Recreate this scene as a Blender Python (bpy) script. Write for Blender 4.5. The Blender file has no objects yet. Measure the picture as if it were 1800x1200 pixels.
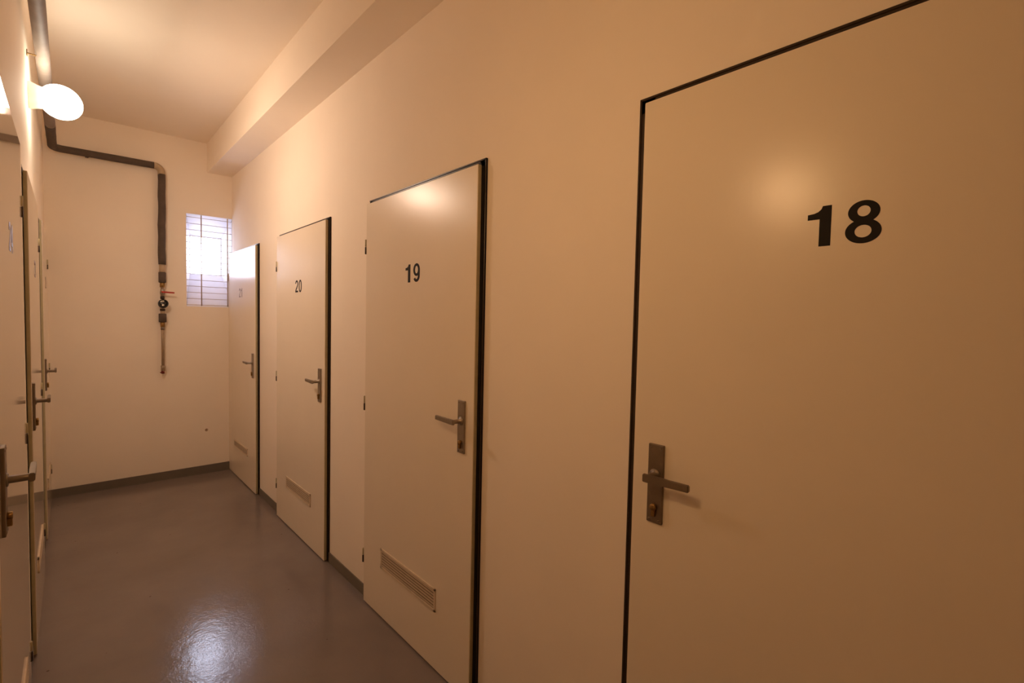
import bpy, bmesh, math, random
from mathutils import Vector, Matrix
from mathutils.geometry import tessellate_polygon

random.seed(7)
sc = bpy.context.scene
COL = sc.collection
PI = math.pi

# ------------------------------------------------------------------ materials
def new_mat(name):
    m = bpy.data.materials.new(name)
    m.use_nodes = True
    return m, m.node_tree, m.node_tree.nodes['Principled BSDF']

def noise(nt, scale, detail=4.0, rough=.55, stretch=(1, 1, 1)):
    tc = nt.nodes.new('ShaderNodeTexCoord')
    mp = nt.nodes.new('ShaderNodeMapping')
    mp.inputs['Scale'].default_value = stretch
    n = nt.nodes.new('ShaderNodeTexNoise')
    n.inputs['Scale'].default_value = scale
    n.inputs['Detail'].default_value = detail
    n.inputs['Roughness'].default_value = rough
    nt.links.new(tc.outputs['Object'], mp.inputs['Vector'])
    nt.links.new(mp.outputs['Vector'], n.inputs['Vector'])
    return n

def add_bump(nt, b, n, strength, dist, prev=None):
    bp = nt.nodes.new('ShaderNodeBump')
    bp.inputs['Strength'].default_value = strength
    bp.inputs['Distance'].default_value = dist
    nt.links.new(n.outputs['Fac'], bp.inputs['Height'])
    if prev is not None:
        nt.links.new(prev.outputs['Normal'], bp.inputs['Normal'])
    nt.links.new(bp.outputs['Normal'], b.inputs['Normal'])
    return bp

def ramp(nt, n, stops):
    r = nt.nodes.new('ShaderNodeValToRGB')
    e = r.color_ramp.elements
    while len(e) < len(stops):
        e.new(.5)
    for el, (p, c) in zip(e, stops):
        el.position = p
        el.color = (*c, 1)
    nt.links.new(n.outputs['Fac'], r.inputs['Fac'])
    return r

def mix_color(a, k):
    return tuple(x * k for x in a)

def painted(name, col, rough, vary=.03, scale=6, bump=.08, bscale=90, bdist=.002, spec=.5):
    m, nt, b = new_mat(name)
    n = noise(nt, scale, 5)
    r = ramp(nt, n, [(.3, mix_color(col, 1 - vary)), (.7, mix_color(col, 1 + vary))])
    nt.links.new(r.outputs['Color'], b.inputs['Base Color'])
    b.inputs['Roughness'].default_value = rough
    b.inputs['Specular IOR Level'].default_value = spec
    add_bump(nt, b, noise(nt, bscale, 3), bump, bdist)
    return m

def plain(name, col, rough=.5, metal=0.0, spec=.5):
    m, nt, b = new_mat(name)
    n = noise(nt, 40, 3)
    r = ramp(nt, n, [(.3, mix_color(col, .93)), (.7, mix_color(col, 1.07))])
    nt.links.new(r.outputs['Color'], b.inputs['Base Color'])
    b.inputs['Roughness'].default_value = rough
    b.inputs['Metallic'].default_value = metal
    b.inputs['Specular IOR Level'].default_value = spec
    return m

WALL_C = (.93, .84, .72)
M = {}
M['wall'] = painted('wall_paint', WALL_C, .75, .015, 3, .10, 60, .003, .3)
M['ceiling'] = painted('ceiling_paint', (.92, .83, .71), .85, .015, 2, .06, 50, .002, .2)
M['baseboard'] = painted('skirting_paint', (.17, .145, .115), .42, .06, 9, .08, 60, .002)
M['frame'] = painted('brown_steel_frame_paint', (.030, .017, .009), .32, .1, 12, .05, 80, .001)
M['rebate_dark'] = plain('black_rebate', (.006, .004, .003), .7)
M['steel'] = plain('brushed_steel', (.36, .31, .25), .42, .85)
M['bronze'] = plain('dull_bronze', (.24, .19, .14), .45, .8)
M['brass'] = plain('old_brass', (.33, .20, .07), .4, .9)
M['dark_metal'] = plain('dark_hinge_metal', (.05, .03, .018), .45, .5)
M['vent'] = plain('beige_vent_plastic', (.70, .58, .43), .5)
M['slat'] = plain('brown_beige_slat_plastic', (.46, .36, .25), .55)
M['vent_dark'] = plain('vent_shadow_gap', (.10, .07, .045), .8)
M['digit'] = plain('black_vinyl_number', (.012, .009, .007), .65, 0, .25)
M['digit_paled'] = plain('paled_vinyl_number', (.26, .19, .13), .45)  # paler digits, with the reflection veil over number 21 mixed into the colour
M['foam'] = painted('grey_pipe_foam', (.105, .078, .062), .75, .12, 25, .3, 120, .003, .3)
M['pale_foam'] = painted('pale_grey_pipe_foam', (.26, .21, .18), .6, .08, 25, .2, 120, .003, .3)
M['tape'] = plain('pale_pipe_tape', (.45, .34, .22), .6)
M['galv'] = plain('galvanised_pipe', (.36, .27, .18), .45, .4)
M['red'] = plain('red_lever_plastic', (.42, .025, .015), .4)
M['dark_red'] = plain('dark_red_cap', (.16, .012, .008), .5)
M['black'] = plain('black_meter_plastic', (.012, .009, .008), .3)
M['dial'] = plain('white_meter_dial', (.75, .68, .58), .35)
M['wire'] = plain('grille_wire_paint', (.55, .43, .33), .5)
M['upvc'] = plain('white_window_plastic', (.82, .80, .80), .35)
M['porcelain'] = plain('white_porcelain', (.80, .70, .56), .3)
M['reveal'] = painted('white_reveal_paint', (.80, .79, .83), .6, .01, 5, .05, 60, .002, .3)

def leaf_material(name, rough, spec, c=(.86, .77, .63)):
    m, nt, b = new_mat(name)
    n = noise(nt, 3, 4)
    r = ramp(nt, n, [(.3, mix_color(c, .985)), (.7, mix_color(c, 1.015))])
    nt.links.new(r.outputs['Color'], b.inputs['Base Color'])
    b.inputs['Roughness'].default_value = rough
    b.inputs['Specular IOR Level'].default_value = spec
    g = noise(nt, 26, 3, .6, (6, 6, .35))       # fine upright brush marks in the lacquer
    p = add_bump(nt, b, g, .09 if rough > .15 else .012, .0015)
    w = noise(nt, 7, 2)
    add_bump(nt, b, w, .03 if rough > .15 else .008, .004, p)
    return m
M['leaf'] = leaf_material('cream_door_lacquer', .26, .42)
M['leaf_gloss_shaded'] = leaf_material('shaded_glossy_cream_lacquer', .07, .75, (.70, .61, .49))  # same cream darkened, putting the lamp wall's dimness into the colour
M['leaf_edge'] = plain('olive_door_edging', (.46, .40, .24), .5)

def floor_material():
    m, nt, b = new_mat('grey_floor_paint')
    c = (.215, .178, .160)
    n = noise(nt, 2.2, 6, .6)
    r = ramp(nt, n, [(.3, mix_color(c, .90)), (.7, mix_color(c, 1.08))])
    tc = nt.nodes.new('ShaderNodeTexCoord')      # a few small dark scuffs
    wob = noise(nt, 40, 2)
    vm = nt.nodes.new('ShaderNodeVectorMath')
    vm.operation = 'MULTIPLY_ADD'
    vm.inputs[1].default_value = (.0035, .0035, .0035)
    nt.links.new(wob.outputs['Color'], vm.inputs[0])
    nt.links.new(tc.outputs['Object'], vm.inputs[2])
    vo = nt.nodes.new('ShaderNodeTexVoronoi')
    vo.voronoi_dimensions = '2D'
    vo.inputs['Scale'].default_value = 11
    nt.links.new(vm.outputs['Vector'], vo.inputs['Vector'])
    sep = nt.nodes.new('ShaderNodeSeparateColor')
    nt.links.new(vo.outputs['Color'], sep.inputs['Color'])
    big = nt.nodes.new('ShaderNodeMath')
    big.operation = 'MULTIPLY_ADD'               # scuff radius per cell, none in most cells
    big.inputs[1].default_value = .55
    big.inputs[2].default_value = -.495
    nt.links.new(sep.outputs['Red'], big.inputs[0])
    les = nt.nodes.new('ShaderNodeMath')
    les.operation = 'LESS_THAN'
    nt.links.new(vo.outputs['Distance'], les.inputs[0])
    nt.links.new(big.outputs[0], les.inputs[1])
    r2 = nt.nodes.new('ShaderNodeMixRGB')
    r2.inputs['Color1'].default_value = (1, 1, 1, 1)
    r2.inputs['Color2'].default_value = (.35, .30, .27, 1)
    nt.links.new(les.outputs[0], r2.inputs['Fac'])
    mx = nt.nodes.new('ShaderNodeMixRGB')
    mx.blend_type = 'MULTIPLY'
    mx.inputs['Fac'].default_value = .8
    nt.links.new(r.outputs['Color'], mx.inputs['Color1'])
    nt.links.new(r2.outputs['Color'], mx.inputs['Color2'])
    nt.links.new(mx.outputs['Color'], b.inputs['Base Color'])
    rr = noise(nt, 9, 4)
    r3 = ramp(nt, rr, [(.3, (.12, .12, .12)), (.7, (.19, .19, .19))])
    nt.links.new(r3.outputs['Color'], b.inputs['Roughness'])
    b.inputs['Specular IOR Level'].default_value = .5
    p = add_bump(nt, b, noise(nt, 75, 3, .6), .22, .002)
    add_bump(nt, b, noise(nt, 14, 3), .13, .006, p)
    return m
M['floor'] = floor_material()

def emit_material(name, col, strength):
    m = bpy.data.materials.new(name)
    m.use_nodes = True
    nt = m.node_tree
    nt.nodes.clear()
    o = nt.nodes.new('ShaderNodeOutputMaterial')
    e = nt.nodes.new('ShaderNodeEmission')
    e.inputs['Color'].default_value = (*col, 1)
    e.inputs['Strength'].default_value = strength
    nt.links.new(e.outputs['Emission'], o.inputs['Surface'])
    return m
LAMP, LAMP2 = (1.0, .88, .70), (1.0, .60, .20)
SKY, SKY_S = (.80, .82, 1.0), 24.0
LAMP_NEAR, LAMP_FAR, BEAM, BEAM_NEAR = 7.5, 22.5, 7.4, 2.4
BEAM_C = (1.0, .69, .51)
M['globe'] = emit_material('lit_opal_globe', LAMP, LAMP_FAR)
M['globe_dim'] = emit_material('lit_opal_globe_dim', LAMP2, LAMP_NEAR)

def glass_material():
    m = bpy.data.materials.new('window_glass')
    m.use_nodes = True
    nt = m.node_tree
    nt.nodes.clear()
    o = nt.nodes.new('ShaderNodeOutputMaterial')
    t = nt.nodes.new('ShaderNodeBsdfTransparent')
    t.inputs['Color'].default_value = (.93, .95, .97, 1)
    g = nt.nodes.new('ShaderNodeBsdfGlossy')
    g.inputs['Roughness'].default_value = .03
    fr = nt.nodes.new('ShaderNodeFresnel')
    fr.inputs['IOR'].default_value = 1.45
    mx = nt.nodes.new('ShaderNodeMixShader')
    nt.links.new(fr.outputs['Fac'], mx.inputs['Fac'])
    nt.links.new(t.outputs['BSDF'], mx.inputs[1])
    nt.links.new(g.outputs['BSDF'], mx.inputs[2])
    nt.links.new(mx.outputs['Shader'], o.inputs['Surface'])
    return m
M['glass'] = glass_material()

# ------------------------------------------------------------------ mesh helpers
class MB:
    """Collects shapes in world coordinates; build() links them as one mesh object."""
    def __init__(self):
        self.bm = bmesh.new()
        self.mi = 0

    def _faces(self, fs):
        for f in fs:
            f.material_index = self.mi

    def box(self, x0, x1, y0, y1, z0, z1, bev=0.0, seg=2):
        x0, x1 = sorted((x0, x1)); y0, y1 = sorted((y0, y1)); z0, z1 = sorted((z0, z1))
        b = bmesh.new()
        bmesh.ops.create_cube(b, size=1)
        for v in b.verts:
            v.co = Vector(((x0 + x1) / 2 + v.co.x * (x1 - x0), (y0 + y1) / 2 + v.co.y * (y1 - y0), (z0 + z1) / 2 + v.co.z * (z1 - z0)))
        if bev:
            bmesh.ops.bevel(b, geom=list(b.edges), offset=bev, segments=seg, affect='EDGES', profile=.5)
        self._merge(b)
        return self

    def _merge(self, b, smooth=False):
        idx = {}
        for v in b.verts:
            idx[v] = self.bm.verts.new(v.co)
        for f in b.faces:
            try:
                nf = self.bm.faces.new([idx[v] for v in f.verts])
                nf.material_index = self.mi
                nf.smooth = smooth
            except ValueError:
                pass
        b.free()

    def hexa(self, pts):
        """eight points: four of one face, then the four opposite ones"""
        b = bmesh.new()
        v = [b.verts.new(p) for p in pts]
        for f in ((0, 1, 2, 3), (7, 6, 5, 4), (0, 4, 5, 1), (1, 5, 6, 2), (2, 6, 7, 3), (3, 7, 4, 0)):
            b.faces.new([v[i] for i in f])
        bmesh.ops.recalc_face_normals(b, faces=b.faces)
        self._merge(b)
        return self

    def lathe(self, origin, axis, prof, n=32, smooth=True):
        """prof: list of (distance along axis, radius)"""
        axis = Vector(axis).normalized()
        o = Vector(origin)
        a = axis.orthogonal().normalized()
        c = axis.cross(a)
        b = bmesh.new()
        rings = []
        for t, r in prof:
            if r < 1e-6:
                rings.append([b.verts.new(o + axis * t)])
            else:
                rings.append([b.verts.new(o + axis * t + (a * math.cos(2 * PI * i / n) + c * math.sin(2 * PI * i / n)) * r) for i in range(n)])
        for r0, r1 in zip(rings, rings[1:]):
            for i in range(n):
                j = (i + 1) % n
                if len(r0) == 1 and len(r1) == 1:
                    continue
                if len(r0) == 1:
                    b.faces.new((r0[0], r1[i], r1[j]))
                elif len(r1) == 1:
                    b.faces.new((r0[i], r1[0], r0[j]))
                else:
                    b.faces.new((r0[i], r1[i], r1[j], r0[j]))
        for ring in (rings[0], rings[-1]):
            if len(ring) > 1:
                b.faces.new(ring)
        bmesh.ops.recalc_face_normals(b, faces=b.faces)
        self._merge(b, smooth)
        return self

    def cyl(self, p0, p1, r, n=24, bev=0.0):
        p0, p1 = Vector(p0), Vector(p1)
        L = (p1 - p0).length
        prof = [(0, r), (L, r)] if not bev else [(0, r - bev), (bev, r), (L - bev, r), (L, r - bev)]
        return self.lathe(p0, p1 - p0, prof, n)

    def tube(self, pts, r, n=20, wob=0.0):
        pts = [Vector(p) for p in pts]
        b = bmesh.new()
        rings = []
        t0 = (pts[1] - pts[0]).normalized()
        a = t0.orthogonal().normalized()
        for k, p in enumerate(pts):
            t = (pts[min(k + 1, len(pts) - 1)] - pts[max(k - 1, 0)]).normalized()
            a = (a - t * a.dot(t)).normalized()
            c = t.cross(a)
            rr = r * (1 + random.uniform(-wob, wob))
            rings.append([b.verts.new(p + (a * math.cos(2 * PI * i / n) + c * math.sin(2 * PI * i / n)) * rr) for i in range(n)])
        for r0, r1 in zip(rings, rings[1:]):
            for i in range(n):
                j = (i + 1) % n
                b.faces.new((r0[i], r0[j], r1[j], r1[i]))
        b.faces.new(rings[0]); b.faces.new(rings[-1])
        bmesh.ops.recalc_face_normals(b, faces=b.faces)
        self._merge(b, True)
        return self

    def plate(self, loops, to_world, w0, w1):
        """a flat shape (outer loop, then holes) in a door's own (u, z), from depth w0 to w1"""
        b = bmesh.new()
        flat = [p for l in loops for p in l]
        tris = tessellate_polygon([[Vector((p[0], p[1], 0)) for p in l] for l in loops])
        fr = [b.verts.new(to_world(p[0], w1, p[1])) for p in flat]
        bk = [b.verts.new(to_world(p[0], w0, p[1])) for p in flat]
        for t in tris:
            try:
                b.faces.new([fr[i] for i in t])
            except ValueError:
                pass
        k = 0
        for l in loops:
            n = len(l)
            for i in range(n):
                j = (i + 1) % n
                try:
                    b.faces.new((fr[k + i], fr[k + j], bk[k + j], bk[k + i]))
                except ValueError:
                    pass
            k += n
        bmesh.ops.recalc_face_normals(b, faces=b.faces)
        self._merge(b)
        return self

    def build(self, name, mats, parent=None, origin=None):
        if not isinstance(mats, (list, tuple)):
            mats = [mats]
        base = Vector(origin) if origin is not None else (Vector(parent['_base']) if parent is not None else Vector((0, 0, 0)))
        for v in self.bm.verts:
            v.co -= base
        me = bpy.data.meshes.new(name)
        self.bm.normal_update()
        self.bm.to_mesh(me)
        self.bm.free()
        for m in mats:
            me.materials.append(m)
        o = bpy.data.objects.new(name, me)
        COL.objects.link(o)
        o['_base'] = list(base)
        if parent is not None:
            o.parent = parent
            o.location = base - Vector(parent['_base'])
        else:
            o.location = base
        return o

def empty(name, loc):
    o = bpy.data.objects.new(name, None)
    o.empty_display_size = .1
    COL.objects.link(o)
    o.location = loc
    o['_base'] = list(loc)
    return o

def tag(o, label, cat, group=None, kind=None):
    o['label'] = label
    o['category'] = cat
    if group:
        o['group'] = group
    if kind:
        o['kind'] = kind
    return o

# ------------------------------------------------------------------ the place (metres; right wall is x = 0, y runs down the corridor)
WL = -1.2346            # left wall
YB = -6.0               # wall behind the camera
YE, SK = 4.972, -.05    # end wall, slightly out of square
ZC = 2.973
BX, BZ = .194, 2.719    # ceiling beam
def ye(x): return YE + SK * x

LEAF_W, LEAF_T = .868, 2.008
#          latch y, hinge direction, frame top
RIGHT = {'18': (.660, -1, 2.031, .028), '19': (1.333, 1, 2.031, .021), '20': (2.716, 1, 2.025, .016), '21': (4.117, 1, 2.023, .017)}
LEFT = {'24': (1.45, 1, 2.03, .022), '23': (2.735, 1, 2.028, .022), '22': (4.11, 1, 2.026, .022)}
HINGE_GAP = -.010

def opening(spec):
    yl, d, top, gap = spec
    a, b = yl - d * (gap - .008), yl + d * (LEAF_W - .004)
    return min(a, b), max(a, b), top - .008

def wall_side(name, x_in, x_mid, x_out, doors, label):
    """wall with a shallow recess at every door"""
    mb = MB()
    ops = sorted(opening(s) for s in doors.values())
    y = YB - .15
    yend = 5.25
    for a, b, t in ops:
        mb.box(x_in, x_mid, y, a, -.02, ZC + .1)
        mb.box(x_in, x_mid, a, b, t, ZC + .1)
        y = b
    mb.box(x_in, x_mid, y, yend, -.02, ZC + .1)
    mb.box(x_mid, x_out, YB - .15, yend, -.02, ZC + .1)
    o = mb.build(name, M['wall'])
    return tag(o, label, 'wall', kind='structure')

# right wall stops at the end wall's inner face near the window so the reveal can continue it
mb = MB()
ops = sorted(opening(s) for s in RIGHT.values())
y = YB - .15
for a, b, t in ops:
    if a > y:
        mb.box(0, .08, y, a, -.02, ZC + .1)
    mb.box(0, .08, a, b, t, ZC + .1)
    y = b
mb.box(0, .08, y, YE + .001, -.02, ZC + .1)
mb.box(.08, .2, YB - .15, YE + .001, -.02, ZC + .1)
tag(mb.build('wall_right', M['wall']), 'cream painted corridor wall holding the doors 18 to 21', 'wall', kind='structure')
wall_side('wall_left', WL, WL - .08, WL - .2, LEFT, 'cream painted corridor wall carrying the lit globe lamp')

mb = MB()
mb.box(WL - .2, .2, YB - .15, YB, -.02, ZC + .1)
tag(mb.build('wall_back', M['wall']), 'plain cream wall closing the corridor behind the viewer', 'wall', kind='structure')

# floor and ceiling
mb = MB(); mb.box(WL - .2, .2, YB - .15, 5.3, -.12, 0)
tag(mb.build('floor', M['floor']), 'glossy grey painted concrete corridor floor', 'floor', kind='structure')
mb = MB(); mb.box(WL - .2, .2, YB - .15, 5.3, ZC, ZC + .15)
tag(mb.build('ceiling', M['ceiling']), 'flat cream painted corridor ceiling', 'ceiling', kind='structure')
mb = MB()
mb.hexa([(-BX, YB, BZ), (.01, YB, BZ), (.01, YB, ZC + .01), (-BX, YB, ZC + .01),
         (-BX, ye(-BX) + .01, BZ), (.01, ye(0) + .01, BZ), (.01, ye(0) + .01, ZC + .01), (-BX, ye(-BX) + .01, ZC + .01)])
tag(mb.build('trim_1', M['wall']), 'boxed beam running along the ceiling above the numbered doors', 'beam', kind='structure')

# end wall with the splayed window niche
WX0, WX1, WZ0, WZ1 = -.350, 0.0, 1.520, 2.335       # opening in the room
GX0, GX1, GZ0, GZ1 = -.262, 0.0, 1.835, 2.205       # opening outside
DEP = .42
mb = MB()
def end_block(x0, x1, z0, z1, t=.22):
    mb.hexa([(x0, ye(x0), z0), (x1, ye(x1), z0), (x1, ye(x1), z1), (x0, ye(x0), z1),
             (x0, ye(x0) + t, z0), (x1, ye(x1) + t, z0), (x1, ye(x1) + t, z1), (x0, ye(x0) + t, z1)])
end_block(WL - .2, WX0, -.02, ZC + .1)
end_block(WX0, .2, -.02, WZ0)
end_block(WX0, .2, WZ1, ZC + .1)
end_wall = tag(mb.build('wall_end', M['wall']), 'short cream end wall with the barred window and the pipe', 'wall', kind='structure')
# drill hole low on the end wall
hx, hz = -.207, .398
m2 = MB()
m2.lathe((hx, ye(hx), hz), (0, -1, 0), [(-.004, .0), (-.004, .006), (.0010, .008), (.0014, .010), (.0003, .013)], 14)
hole = m2.build('screw_hole', plain('chipped_plaster', (.45, .32, .20), .9), end_wall)
hole['label'] = 'small chipped hole'

# ------------------------------------------------------------------ window
win = empty('window_1', ((GX0 + GX1) / 2, YE + DEP, GZ0))
tag(win, 'small overexposed window in a deep splayed niche at the corridor end', 'window', kind='structure')
i4 = [(WX0, ye(WX0), WZ0), (WX1, ye(WX1), WZ0), (WX1, ye(WX1), WZ1), (WX0, ye(WX0), WZ1)]
o4 = [(GX0, YE + DEP, GZ0), (GX1, YE + DEP, GZ0), (GX1, YE + DEP, GZ1), (GX0, YE + DEP, GZ1)]
def off(p, dx, dz): return (p[0] + dx, p[1] + (.012 if p[1] < YE + .1 else 0), p[2] + dz)
T = .12
mb = MB(); mb.hexa([i4[0], i4[1], off(i4[1], 0, -T), off(i4[0], 0, -T), o4[0], o4[1], off(o4[1], 0, -T), off(o4[0], 0, -T)])
mb.build('sloping_sill', M['reveal'], win)
mb = MB()
mb.hexa([i4[3], i4[2], off(i4[2], 0, T), off(i4[3], 0, T), o4[3], o4[2], off(o4[2], 0, T), off(o4[3], 0, T)])
mb.hexa([off(i4[0], 0, -T), off(i4[3], 0, T), off(i4[3], -T, T), off(i4[0], -T, -T), off(o4[0], 0, -T), off(o4[3], 0, T), off(o4[3], -T, T), off(o4[0], -T, -T)])
mb.hexa([off(i4[1], 0, -T), off(i4[2], 0, T), off(i4[2], T, T), off(i4[1], T, -T), off(o4[1], 0, -T), off(o4[2], 0, T), off(o4[2], T, T), off(o4[1], T, -T)])
mb.build('reveal', M['reveal'], win)
fy0, fy1 = YE + DEP, YE + DEP + .05
mb = MB()
f = .007
mb.box(GX0 - .03, GX0 + f, fy0, fy1, GZ0 - .03, GZ1 + .03, .004)
mb.box(GX1 - f, GX1 + .03, fy0, fy1, GZ0 - .03, GZ1 + .03, .004)
mb.box(GX0, GX1, fy0, fy1, GZ0 - .03, GZ0 + f, .004)
mb.box(GX0, GX1, fy0, fy1, GZ1 - f, GZ1 + .03, .004)
mb.build('window_frame', M['upvc'], win)
mb = MB(); mb.box(GX0 + f - .004, GX1 - f + .004, fy0 + .022, fy0 + .026, GZ0 + f - .004, GZ1 - f + .004)
mb.build('glass_pane', M['glass'], win)
# outer masonry around the window so daylight only enters through it
mb = MB()
yo0, yo1 = YE + DEP + .045, YE + DEP + .12
mb.box(WL - .2, GX0 - .0, yo0, yo1, 1.2, 2.8)
mb.box(GX1, .4, yo0, yo1, 1.2, 2.8)
mb.box(GX0, GX1, yo0, yo1, 1.2, GZ0)
mb.box(GX0, GX1, yo0, yo1, GZ1, 2.8)
mb.build('outer_surround', M['reveal'], win)

# wire grille across the niche
gr = empty('window_grille', (-.175, YE, WZ0))
tag(gr, 'thin wire security grille of close horizontal bars across the end window', 'grille')
for x in (-.237, -.034):
    mb = MB(); mb.cyl((x, ye(x) + .012, WZ0 - .004), (x, ye(x) + .012, WZ1 + .004), .0046, 12)
    mb.build('upright_bar', M['wire'], gr)
for k in range(15):
    z = 1.535 + k * .0553
    mb = MB(); mb.cyl((WX0 - .004, ye(WX0) + .018, z), (WX1 - .0005, ye(WX1) + .018, z), .0023, 8)
    mb.build('cross_bar', M['wire'], gr)

# ------------------------------------------------------------------ skirting strips
def strip_y(name, x, sgn, doors, y0, y1, zt, label):
    mb = MB()
    ops = sorted((min(s[0] - s[1] * s[3], s[0] + s[1] * LEAF_W), max(s[0] - s[1] * s[3], s[0] + s[1] * LEAF_W)) for s in doors.values())
    y = y0
    for a, b in ops:
        if a > y + .01:
            mb.box(x, x + sgn * .006, y, a, 0, zt, .0015, 1)
        y = b
    if y1 > y + .01:
        mb.box(x, x + sgn * .006, y, y1, 0, zt, .0015, 1)
    return tag(mb.build(name, M['baseboard']), label, 'baseboard', kind='structure')
strip_y('baseboard_right', 0, -1, RIGHT, YB, YE - .006, .059, 'dark grey painted skirting strip between the doors 18 to 21')
strip_y('baseboard_left', WL, 1, LEFT, YB, ye(WL) - .006, .062, 'dark grey painted skirting strip under the lamp wall')
mb = MB()
mb.hexa([(WL, ye(WL), 0), (0, ye(0), 0), (0, ye(0), .078), (WL, ye(WL), .066),
         (WL, ye(WL) - .006, 0), (0, ye(0) - .006, 0), (0, ye(0) - .006, .078), (WL, ye(WL) - .006, .066)])
tag(mb.build('baseboard_end', M['baseboard']), 'dark grey painted skirting strip along the end wall', 'baseboard', kind='structure')

# ------------------------------------------------------------------ digits (u to the right as read, v up; unit height)
def ell(cx, cy, rx, ry, n=40, a0=0.0, a1=2 * PI):
    return [(cx + rx * math.cos(a0 + (a1 - a0) * i / n), cy + ry * math.sin(a0 + (a1 - a0) * i / n)) for i in range(n)]

def sellipse(cx, cy, rx, ry, p, n=48):
    out = []
    for i in range(n):
        t = 2 * PI * i / n
        c, s = math.cos(t), math.sin(t)
        out.append((cx + rx * math.copysign(abs(c) ** (2 / p), c), cy + ry * math.copysign(abs(s) ** (2 / p), s)))
    return out

def digit_shapes(d):
    """list of shapes; a shape is [outer loop, hole, ...]; width about .6"""
    if d == '0':
        return [[sellipse(.29, .5, .27, .51, 2.3), sellipse(.29, .5, .125, .375, 2.2)]]
    if d == '1':
        return [[[(.22, 0), (.43, 0), (.43, 1.0), (.27, 1.0), (.245, .925), (.19, .865), (.115, .83), (.0, .815), (.0, .68), (.22, .68)]]]
    if d == '8':
        up, lo = ell(.30, .735, .262, .268, 96), ell(.30, .275, .298, .288, 96)
        inside = lambda p, cx, cy, rx, ry: ((p[0] - cx) / rx) ** 2 + ((p[1] - cy) / ry) ** 2 < 1
        u = [p for p in up if not inside(p, .30, .275, .298, .288)]
        l = [p for p in lo if not inside(p, .30, .735, .262, .268)]
        u.sort(key=lambda p: math.atan2(p[1] - .735, p[0] - .30) % (2 * PI) if p[1] > .735 or p[0] < .3 else math.atan2(p[1] - .735, p[0] - .30))
        l.sort(key=lambda p: (math.atan2(p[1] - .275, p[0] - .30) - PI / 2) % (2 * PI))
        return [[u + l, ell(.30, .752, .108, .128, 32)[::-1], ell(.30, .275, .138, .148, 32)[::-1]]]
    if d in '96':
        cx, cy = .285, .665
        ring = [ell(cx, cy, .275, .345, 64), ell(cx, cy, .125, .205, 40)[::-1]]
        path = []
        for i in range(15):                       # right flank, curling under to the left
            t = i / 14
            a = -2.62 * t
            path.append((.285 + .20 * math.cos(a * 1.0) if True else 0, .34 + .265 * math.sin(a)))
        path = [(.485, .70), (.487, .60), (.488, .50)] + path
        tail = stroke(path, .075)
        shapes = [ring, [tail]]
        if d == '6':
            shapes = [[[(.57 - x, 1 - y) for x, y in l] for l in s] for s in shapes]
        return shapes
    if d == '2':
        path = []
        for i in range(17):
            a = PI * 1.0 - (PI * 1.22) * i / 16
            path.append((.285 + .205 * math.cos(a), .715 + .215 * math.sin(a)))
        path += [(.40, .50), (.30, .38), (.20, .27), (.13, .18), (.10, .09), (.095, .02)]
        return [[stroke(path, .073)], [[(.02, 0), (.56, 0), (.56, .145), (.02, .145)]]]
    if d == '3':
        pa = [(.285 + .19 * math.cos(a), .74 + .19 * math.sin(a)) for a in [2.75 - (2.75 + 1.45) * i / 16 for i in range(17)]]
        pb = [(.285 + .205 * math.cos(a), .28 + .21 * math.sin(a)) for a in [1.45 - (1.45 + 2.75) * i / 16 for i in range(17)]]
        return [[stroke(pa, .07)], [stroke(pb, .072)]]
    if d == '4':
        return [[[(.33, 0), (.47, 0), (.47, .22), (.57, .22), (.57, .36), (.47, .36), (.47, 1.0), (.31, 1.0), (.0, .37), (.0, .22), (.33, .22)],
                 [(.33, .36), (.33, .74), (.13, .36)]]]

def stroke(path, w):
    L, R = [], []
    for k, p in enumerate(path):
        a, b = path[max(k - 1, 0)], path[min(k + 1, len(path) - 1)]
        dx, dy = b[0] - a[0], b[1] - a[1]
        n = math.hypot(dx, dy) or 1
        L.append((p[0] - dy / n * w, p[1] + dx / n * w))
        R.append((p[0] + dy / n * w, p[1] - dx / n * w))
    return L + R[::-1]

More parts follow.
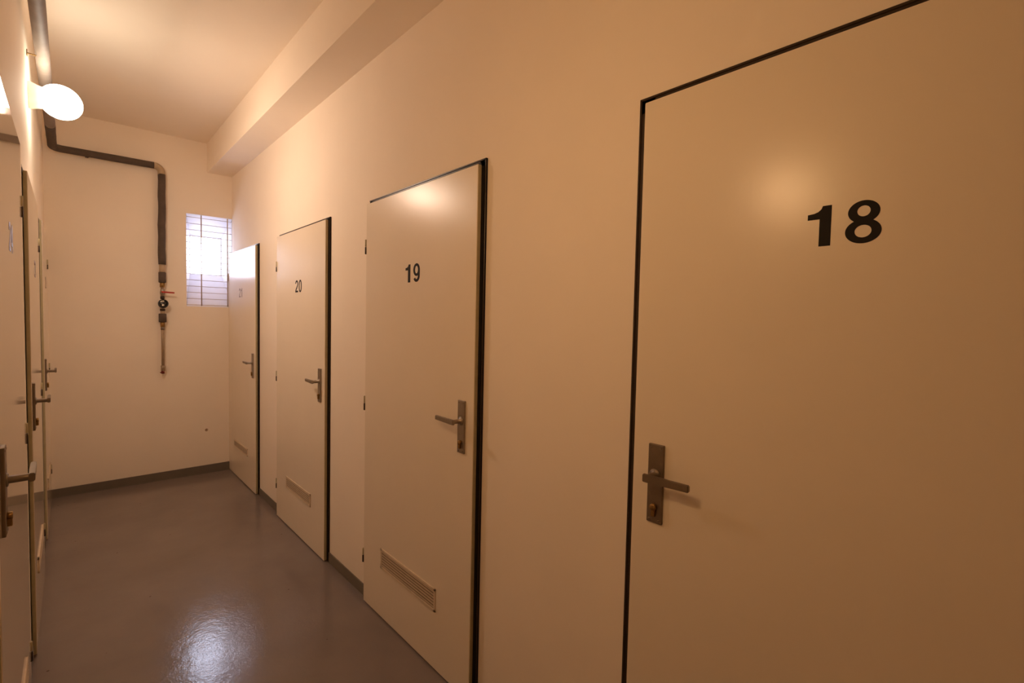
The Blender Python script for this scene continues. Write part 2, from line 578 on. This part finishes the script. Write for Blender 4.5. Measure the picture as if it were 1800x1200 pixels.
# ------------------------------------------------------------------ doors
def make_door(n, side, spec, number, label, grille, paled=False, metal='steel', plate_u=.067, pale_hinges=True, x_face=None):
    yl, d, ftop, gap = spec
    prot = .028
    base_x = 0.0
    if side == 'right':
        P = lambda u, w, z: Vector((-w, yl + d * u, z))
        read = -1                                   # reading direction in y: towards smaller y
    else:
        prot = x_face - WL
        P = lambda u, w, z: Vector((WL + w, yl + d * u, z))
        read = 1
    root = empty('door_%d' % n, P(LEAF_W / 2, 0, 0))
    tag(root, label, 'door', 'cream doors along the corridor', 'structure')
    def bx(mb, u0, u1, w0, w1, z0, z1, bev=0.0, seg=2):
        a, b = P(u0, w0, z0), P(u1, w1, z1)
        mb.box(a.x, b.x, a.y, b.y, a.z, b.z, bev, seg)
    lip = .016
    # steel frame: flat face with a raised outer rim, and the rebate it closes on
    mb = MB()
    o0, o1 = -gap, LEAF_W - HINGE_GAP
    i0, i1 = .016, LEAF_W - .016
    fw = prot - lip - .006 if side == 'right' else prot - .018
    lip = lip if side == 'right' else .013
    for z0, z1, u0, u1 in ((0, ftop, o0, i0), (0, ftop, i1, o1), (LEAF_T - .016, ftop, o0, o1)):
        bx(mb, u0, u1, -.05, fw, z0, z1, .001, 1)
    rim = fw + .0025
    bx(mb, o0, o0 + .006, -.01, rim, 0, ftop, .001, 1)
    bx(mb, o0, o1, -.01, rim, ftop - .006, ftop, .001, 1)
    mb.build('door_frame', M['frame'], root)
    mb = MB()
    bx(mb, -.012, .004, fw - .001, fw + .0035, .004, LEAF_T + .010)
    bx(mb, -.012, LEAF_W - .01, fw - .001, fw + .0035, LEAF_T - .004, LEAF_T + .010)
    mb.build('rebate_gap_strip', M['rebate_dark'], root)  # near-black strip drawn in as the shade of the rebate gap
    # leaf: overlapping lip and the body that sits in the frame
    mb = MB()
    bx(mb, 0, LEAF_W, prot - lip, prot, .008, LEAF_T, .0014)
    bx(mb, .018, LEAF_W - .018, prot - .05, prot - lip + .002, .010, LEAF_T - .018)
    leaf = mb.build('door_leaf', M['leaf' if side == 'right' else 'leaf_gloss_shaded'], root)
    mb = MB()
    bx(mb, -.0012, .0005, prot - lip, prot - .002, .010, LEAF_T - .002)
    edge = mb.build('edge_band', M['leaf_edge'], leaf)
    # number
    mb = MB()
    h, wd = .078, .060
    un = LEAF_W / 2
    sgn = read * d                                   # +1 when reading direction runs with u
    for k, ch in enumerate(number):
        start = (-.058 + k * .0630)
        for s, shp in enumerate(digit_shapes(ch)):
            loops = [[(un + sgn * (start + x * .093), 1.605 + y * h) for x, y in l] for l in shp]
            mb.plate(loops, lambda u, w, z: P(u, w, z), prot - .0005, prot + .0005 + .0001 * s)
    mb.build('door_number', M['digit_paled' if paled else 'digit'], root)
    # handle: plate with lever, cylinder and screws
    mt = M[metal]
    mb = MB()
    bx(mb, plate_u - .021, plate_u + .021, prot - .001, prot + .007, .944, 1.144, .0018)
    hd = mb.build('door_handle', mt, root)
    c = P(plate_u, prot + .006, 1.067)
    out = (P(0, 1, 0) - P(0, 0, 0)).normalized()
    along = (P(1, 0, 0) - P(0, 0, 0)).normalized()
    mb = MB()
    mb.lathe(c, out, [(0, .0155), (.003, .0155), (.0045, .0135), (.0045, .0085), (.036, .0080), (.040, .0078)], 28)
    mb.mi = 0
    w0, w1 = prot + .041, prot + .0525
    b = bmesh.new()
    # flat bar lever, slightly thinner and tilted at its far end
    rows = []
    prof = [(-.010, .0092, 0), (-.0085, .0098, 0), (.010, .0098, 0), (.030, .0092, 0.0003), (.070, .0085, .001), (.105, .0083, .0018), (.1075, .0075, .0018)]
    for (u, hh, dz) in prof:
        q0, q1 = w0 + (.0012 if u < .02 else 0), w1 - max(0, u) * .012
        rows.append([b.verts.new(P(plate_u + u, q, 1.067 + dz + s * hh)) for q, s in ((q0, -1), (q1, -1), (q1, 1), (q0, 1))])
    for r0, r1 in zip(rows, rows[1:]):
        for i in range(4):
            j = (i + 1) % 4
            b.faces.new((r0[i], r0[j], r1[j], r1[i]))
    b.faces.new(rows[0]); b.faces.new(rows[-1])
    bmesh.ops.recalc_face_normals(b, faces=b.faces)
    bmesh.ops.bevel(b, geom=[e for e in b.edges if len(e.link_faces) == 2 and e.calc_face_angle(0) > .6], offset=.0016, segments=2, affect='EDGES')
    mb._merge(b)
    mb.build('lever', mt, hd)
    mb = MB()
    kz = .986
    mb.lathe(P(plate_u, prot + .005, kz), out, [(0, .0085), (.010, .0085), (.011, .0078), (.011, 0)], 22)
    bx(mb, plate_u - .0048, plate_u + .0048, prot + .004, prot + .0155, kz - .0235, kz - .004, .0012)
    mb.build('lock_cylinder', M['brass'], hd)['label'] = 'brass lock cylinder'
    mb = MB()
    for z in (.952, 1.136):
        for uu in (-.013, .013):
            mb.lathe(P(plate_u + uu, prot + .0065, z), out, [(0, .0032), (.001, .003), (.0014, .0018), (.0009, 0)], 12)
    mb.build('plate_screws', M['bronze'], hd)
    # hinges on the far edge
    for z in (1.800, 1.020, .240):
        mb = MB()
        bx(mb, LEAF_W + .0005, LEAF_W + .0045, .004, prot - .004, z - .034, z + .034)
        a = P(LEAF_W + .0068, prot - .0015, 0)
        mb.cyl((a.x, a.y, z - .036), (a.x, a.y, z - .001), .0058, 14, .001)
        mb.mi = 1
        mb.cyl((a.x, a.y, z + .001), (a.x, a.y, z + .036), .0056, 14, .001)
        mb.build('hinge', [M['dark_metal'], M['leaf_edge'] if pale_hinges else M['dark_metal']], root)
    # ventilation grille low in the leaf
    if grille:
        g0, g1, z0, z1, ns = grille
        mb = MB()
        rim = .011
        bx(mb, g0, g1, prot - .001, prot + .004, z0, z0 + rim, .0012, 1)
        bx(mb, g0, g1, prot - .001, prot + .004, z1 - rim, z1, .0012, 1)
        bx(mb, g0, g0 + rim, prot - .001, prot + .004, z0, z1, .0012, 1)
        bx(mb, g1 - rim, g1, prot - .001, prot + .004, z0, z1, .0012, 1)
        vg = mb.build('ventilation_grille', M['vent'], root)
        mb = MB(); bx(mb, g0 + .005, g1 - .005, prot - .001, prot + .0006, z0 + .005, z1 - .005)
        mb.build('dark_gap', M['vent_dark'], vg)
        mb = MB()
        hh = (z1 - z0 - 2 * rim) / ns
        for k in range(ns):
            zz = z0 + rim + k * hh
            a0, a1 = P(g0 + rim - .001, 0, 0), P(g1 - rim + .001, 0, 0)
            q = lambda p, w, z: (p.x + out.x * w, p.y, z)
            lo, hi = zz + hh * .36, zz + hh * .95
            mb.hexa([q(a0, prot + .0035, lo), q(a1, prot + .0035, lo), q(a1, prot + .0045, lo + .0012), q(a0, prot + .0045, lo + .0012),
                     q(a0, prot + .0006, hi - .001), q(a1, prot + .0006, hi - .001), q(a1, prot + .0012, hi), q(a0, prot + .0012, hi)])
        mb.build('louvre_slats', M['slat'], vg)
    return root

make_door(1, 'right', RIGHT['18'], '18', 'large cream door marked with bold black number 18', (.2, .66, .27, .342, 5), metal='bronze')
make_door(2, 'right', RIGHT['19'], '19', 'cream door marked 19 with a bright lamp glare near its top', (.224, .688, .248, .346, 6))
make_door(3, 'right', RIGHT['20'], '20', 'cream door marked with number 20, between doors 19 and 21', (.209, .664, .266, .348, 5))
make_door(4, 'right', RIGHT['21'], '21', 'cream door with number 21 dulled by a painted-in reflection veil, beside the barred window', (.227, .662, .262, .328, 4), paled=True)
make_door(5, 'left', LEFT['24'], '24', 'glossy cream door cut by the left picture edge, reflecting the lamp', (.2, .66, .27, .342, 5), metal='bronze', paled=True, x_face=-1.2165)
make_door(6, 'left', LEFT['23'], '23', 'middle door of the lamp wall, seen edge-on below the globe lamp', (.2, .66, .27, .342, 5), metal='bronze', paled=True, x_face=-1.2190)
make_door(7, 'left', LEFT['22'], '22', 'farthest door of the lamp wall, seen edge-on beside the end wall', (.2, .66, .27, .342, 5), metal='bronze', paled=True, x_face=-1.2200)

# ------------------------------------------------------------------ globe lamps on the left wall
def globe_lamp(y, z, mat, label):
    r = empty('wall_lamp', (WL, y, z))
    tag(r, label, 'lamp', 'globe lamps on the corridor wall')
    mb = MB()
    mb.lathe((WL, y, z), (1, 0, 0), [(0, .062), (.004, .064), (.008, .063), (.030, .055), (.050, .050), (.054, .049), (.054, .040)], 40)
    mb.build('lamp_base', M['porcelain'], r)
    mb = MB()
    R, cx = .081, .114
    prof = []
    a_s = math.acos(-.80)
    for i in range(25):
        a = a_s * (1 - i / 24)
        prof.append((cx + (R if math.cos(a) < 0 else R * 1.02) * math.cos(a), R * math.sin(a)))
    prof = [(p[0], max(p[1], 0)) for p in prof]
    prof[-1] = (prof[-1][0], 0)
    mb.lathe((WL, y, z), (1, 0, 0), prof, 48)
    mb.build('glass_globe', mat, r)['label'] = 'white glowing glass globe'
    return r
lamp = globe_lamp(3.30, 2.490, M['globe'], 'lit white globe lamp on a porcelain base, high on the corridor wall')
lamp_near = globe_lamp(.60, 2.02, M['globe_dim'], 'dimmer orange globe lamp on the corridor wall opposite door 18')

# added disk lights before each globe, aimed out and down to brighten the walls
def fill_beam(lamp, energy, tilt, color, turn=0.0):
    bl = bpy.data.lights.new('fill_beam', 'AREA')
    bl.shape = 'DISK'
    bl.size = .15
    bl.energy = energy
    bl.color = color
    bo = bpy.data.objects.new('fill_beam', bl)
    COL.objects.link(bo)
    bo.parent = lamp
    d = Vector((math.cos(tilt) * math.cos(turn), math.cos(tilt) * math.sin(turn), -math.sin(tilt)))
    bo.location = Vector((.114, 0, 0)) + d * .090
    bo.rotation_euler = (-d).to_track_quat('Z', 'Y').to_euler()
fill_beam(lamp, BEAM, .62, BEAM_C)
fill_beam(lamp_near, BEAM_NEAR, .40, (1.0, .57, .28), .5)

# ------------------------------------------------------------------ insulated pipe along the left wall and down the end wall
py = YE + .026 - .040
pp = empty('water_pipe', (-.525, py, .95))
tag(pp, 'grey insulated water pipe running round the corner and down the end wall', 'pipe')
RP = .0265
PX, PZ = -1.181, 2.672
def lin(a, b, n): return [tuple(a[i] + (b[i] - a[i]) * k / n for i in range(3)) for k in range(n + 1)]
def seg_tube(name, pts, r, mat, wob=.025):
    mb = MB(); mb.tube(pts, r, 20, wob); return mb.build(name, mat, pp)
seg_tube('pipe_insulation', lin((PX - .006, YB + .02, PZ + .02), (PX, 4.385, PZ + .004), 46), RP, M['pale_foam'])['label'] = 'paler length of pipe under the ceiling'
c0 = []
for k in range(9):
    a = PI / 2 * k / 8
    c0.append((PX + .05 * (1 - math.cos(a)), 4.957 - .05 + .05 * math.sin(a), PZ))
seg_tube('pipe_insulation', lin((PX, 4.395, PZ + .004), c0[0], 6)[:-1] + c0 + lin(c0[-1], (-.575, py, PZ + .014), 10)[1:], RP, M['foam'])
e1 = []
for k in range(9):
    a = PI / 2 * k / 8
    e1.append((-.573 + .048 * math.sin(a), py, PZ + .014 - .048 * (1 - math.cos(a))))
seg_tube('elbow_wrap', [(-.585, py, PZ + .014)] + e1 + [(-.525, py, 2.615)], RP * .99, M['tape'], .01)['label'] = 'pale taped elbow'
vp = lin((-.524, py, 2.622), (-.524, py, 1.866), 16)
vp = [(p[0] + .0014 * math.sin(k * 1.3) - (.003 if k > 8 else 0), p[1], p[2]) for k, p in enumerate(vp)]
seg_tube('pipe_insulation', vp, RP, M['foam'], .03)
X = -.526
def vcyl(name, z0, z1, r, mat, bev=.002, n=24):
    mb = MB(); mb.cyl((X, py, z0), (X, py, z1), r, n, bev); return mb.build(name, mat, pp)
vcyl('bare_pipe', 1.795, 1.870, .0215, M['tape'])['label'] = 'pale bare pipe section'
vcyl('pipe_insulation', 1.712, 1.802, RP, M['foam'], .004)
vcyl('pipe_union', 1.672, 1.714, .0185, M['brass'], .003, 6)
vcyl('pipe_neck', 1.655, 1.675, .013, M['galv'])
mb = MB()
mb.lathe((X, py, 1.597), (0, 0, 1), [(0, .012), (.004, .015), (.018, .015), (.022, .0175), (.040, .0175), (.044, .0150), (.058, .0150), (.062, .012)], 24)
valve = mb.build('ball_valve', M['steel'], pp)
mb = MB()
mb.cyl((X, py - .012, 1.632), (X, py - .034, 1.632), .006, 14)
mb.hexa([(X - .010, py - .028, 1.640), (X + .080, py - .028, 1.636), (X + .080, py - .033, 1.636), (X - .010, py - .033, 1.640),
         (X - .010, py - .028, 1.626), (X + .080, py - .028, 1.6235), (X + .080, py - .033, 1.6235), (X - .010, py - .033, 1.626)])
mb.build('valve_lever', M['red'], valve)['label'] = 'red lever'
vcyl('pipe_nut', 1.572, 1.598, .016, M['dark_metal'], .003, 6)
# round black meter facing the corridor, tilted a little upward
ax = Vector((-.05, -1, .18)).normalized()
mb = MB()
mo = Vector((X + .004, py + .012, 1.527))
mb.lathe(mo, ax, [(0, .026), (.006, .034), (.040, .0365), (.048, .0365), (.0505, .034), (.0505, .029), (.044, .0285), (.044, 0)], 36)
meter = mb.build('water_meter', M['black'], pp)
mb = MB(); mb.lathe(mo + ax * .0442, ax, [(0, .0275), (.0008, .0270), (.0008, 0)], 32)
mb.mi = 1
side = Vector((1, 0, 0)); upv = ax.cross(side).normalized() * (1 if ax.cross(side).z > 0 else -1)
cc = mo + ax * .0453
b = bmesh.new()
ring = [b.verts.new(cc + side * (.0262 * math.cos(t)) + upv * (.0262 * math.sin(t))) for t in [PI * (.18 + .64 * i / 14) for i in range(15)]]
ring += [b.verts.new(cc + side * (.019 * math.cos(t)) + upv * (.010 * math.sin(t) + .006)) for t in [PI * (.82 - .64 * i / 14) for i in range(15)]]
b.faces.new(ring)
mb._merge(b)
b = bmesh.new()
q = [(-.009, -.020), (.009, -.020), (.009, -.006), (-.009, -.006)]
b.faces.new([b.verts.new(cc + side * u + upv * v) for u, v in q])
mb._merge(b)
mb.build('meter_dial', [M['black'], M['dial']], meter)['label'] = 'black dial with white counter window'
vcyl('pipe_nut', 1.470, 1.492, .019, M['dark_metal'], .003, 6)
vcyl('pipe_neck', 1.448, 1.472, .016, M['tape'])
vcyl('pipe_insulation', 1.376, 1.450, RP + .001, M['foam'], .004)
vcyl('pipe_union', 1.335, 1.378, .0165, M['brass'], .003, 8)
vcyl('pipe_neck', 1.310, 1.337, .0145, M['bronze'])
vcyl('thin_pipe', 1.000, 1.312, .0115, M['galv'], .001)
vcyl('pipe_end', .958, 1.006, .016, M['galv'], .003)
mb = MB()
mb.cyl((X - .002, py - .004, .936), (X - .002, py - .004, .962), .013, 16, .003)
mb.cyl((X - .002, py - .004, .948), (X - .022, py - .010, .947), .004, 10)
mb.build('drain_cap', M['dark_red'], pp)['label'] = 'dark red cap'
# clips that hold the pipe on the walls
mb = MB()
mb.box(WL + .0008, PX - RP * .75, 3.200, 3.212, PZ - .024, PZ - .020, .001)
mb.box(WL + .0008, WL + .004, 3.197, 3.215, PZ - .034, PZ - .006, .001)
mb.build('pipe_clip', M['brass'], pp)
mb = MB()
mb.box(-1.0, -.976, py + RP - .004, ye(-.976) - .0008, PZ - .012, PZ + .006, .001)
mb.box(-1.0, -.982, py + RP * .2, py + RP, PZ - RP + .002, PZ - RP + .006, .001)
mb.build('pipe_clip', M['dark_metal'], pp)
for z in (2.25, 1.76, 1.41):
    mb = MB()
    mb.box(X - .006, X + .006, py + RP - .006, ye(X + .006) - .0008, z - .006, z + .006)
    mb.build('pipe_clip', M['dark_metal'], pp)

# ------------------------------------------------------------------ daylight and exposure
w = bpy.data.worlds.new('World')
sc.world = w
w.use_nodes = True
bg = w.node_tree.nodes['Background']
bg.inputs['Color'].default_value = (*SKY, 1)
bg.inputs['Strength'].default_value = SKY_S
ld = bpy.data.lights.new('window_daylight', 'AREA')
ld.shape = 'RECTANGLE'
ld.size, ld.size_y = GX1 - GX0, GZ1 - GZ0
ld.cycles.is_portal = True
lo = bpy.data.objects.new('window_daylight', ld)
COL.objects.link(lo)
lo.location = ((GX0 + GX1) / 2, YE + DEP + .122, (GZ0 + GZ1) / 2)
lo.rotation_euler = (-PI / 2, 0, 0)      # faces the room

# ------------------------------------------------------------------ camera
yaw, pitch, roll = .7573, -.0417, .0218
cy, sy, cp, sp = math.cos(yaw), math.sin(yaw), math.cos(pitch), math.sin(pitch)
fw = Vector((sy * cp, cy * cp, sp))
rt = Vector((cy, -sy, 0))
up = rt.cross(fw)
r2 = rt * math.cos(roll) + up * math.sin(roll)
u2 = up * math.cos(roll) - rt * math.sin(roll)
cd = bpy.data.cameras.new('camera')
cd.sensor_width = 36
cd.lens = 822.449 / 1800 * 36
cd.clip_start = .01
co = bpy.data.objects.new('camera', cd)
COL.objects.link(co)
co.matrix_world = Matrix(((r2.x, u2.x, -fw.x, -1.1016), (r2.y, u2.y, -fw.y, 0), (r2.z, u2.z, -fw.z, 1.4436), (0, 0, 0, 1)))
sc.camera = co

for o in list(sc.objects):
    if '_base' in o:
        del o['_base']

vs = sc.view_settings
sc.display_settings.display_device = 'sRGB'
vs.view_transform = 'Standard'
vs.look = 'None'
vs.gamma = 1
vs.exposure = 0.08
vs.use_curve_mapping = False
cy_ = sc.cycles
cy_.use_denoising = True
cy_.max_bounces = 18
cy_.diffuse_bounces = 14
cy_.glossy_bounces = 6
cy_.sample_clamp_indirect = 12.0
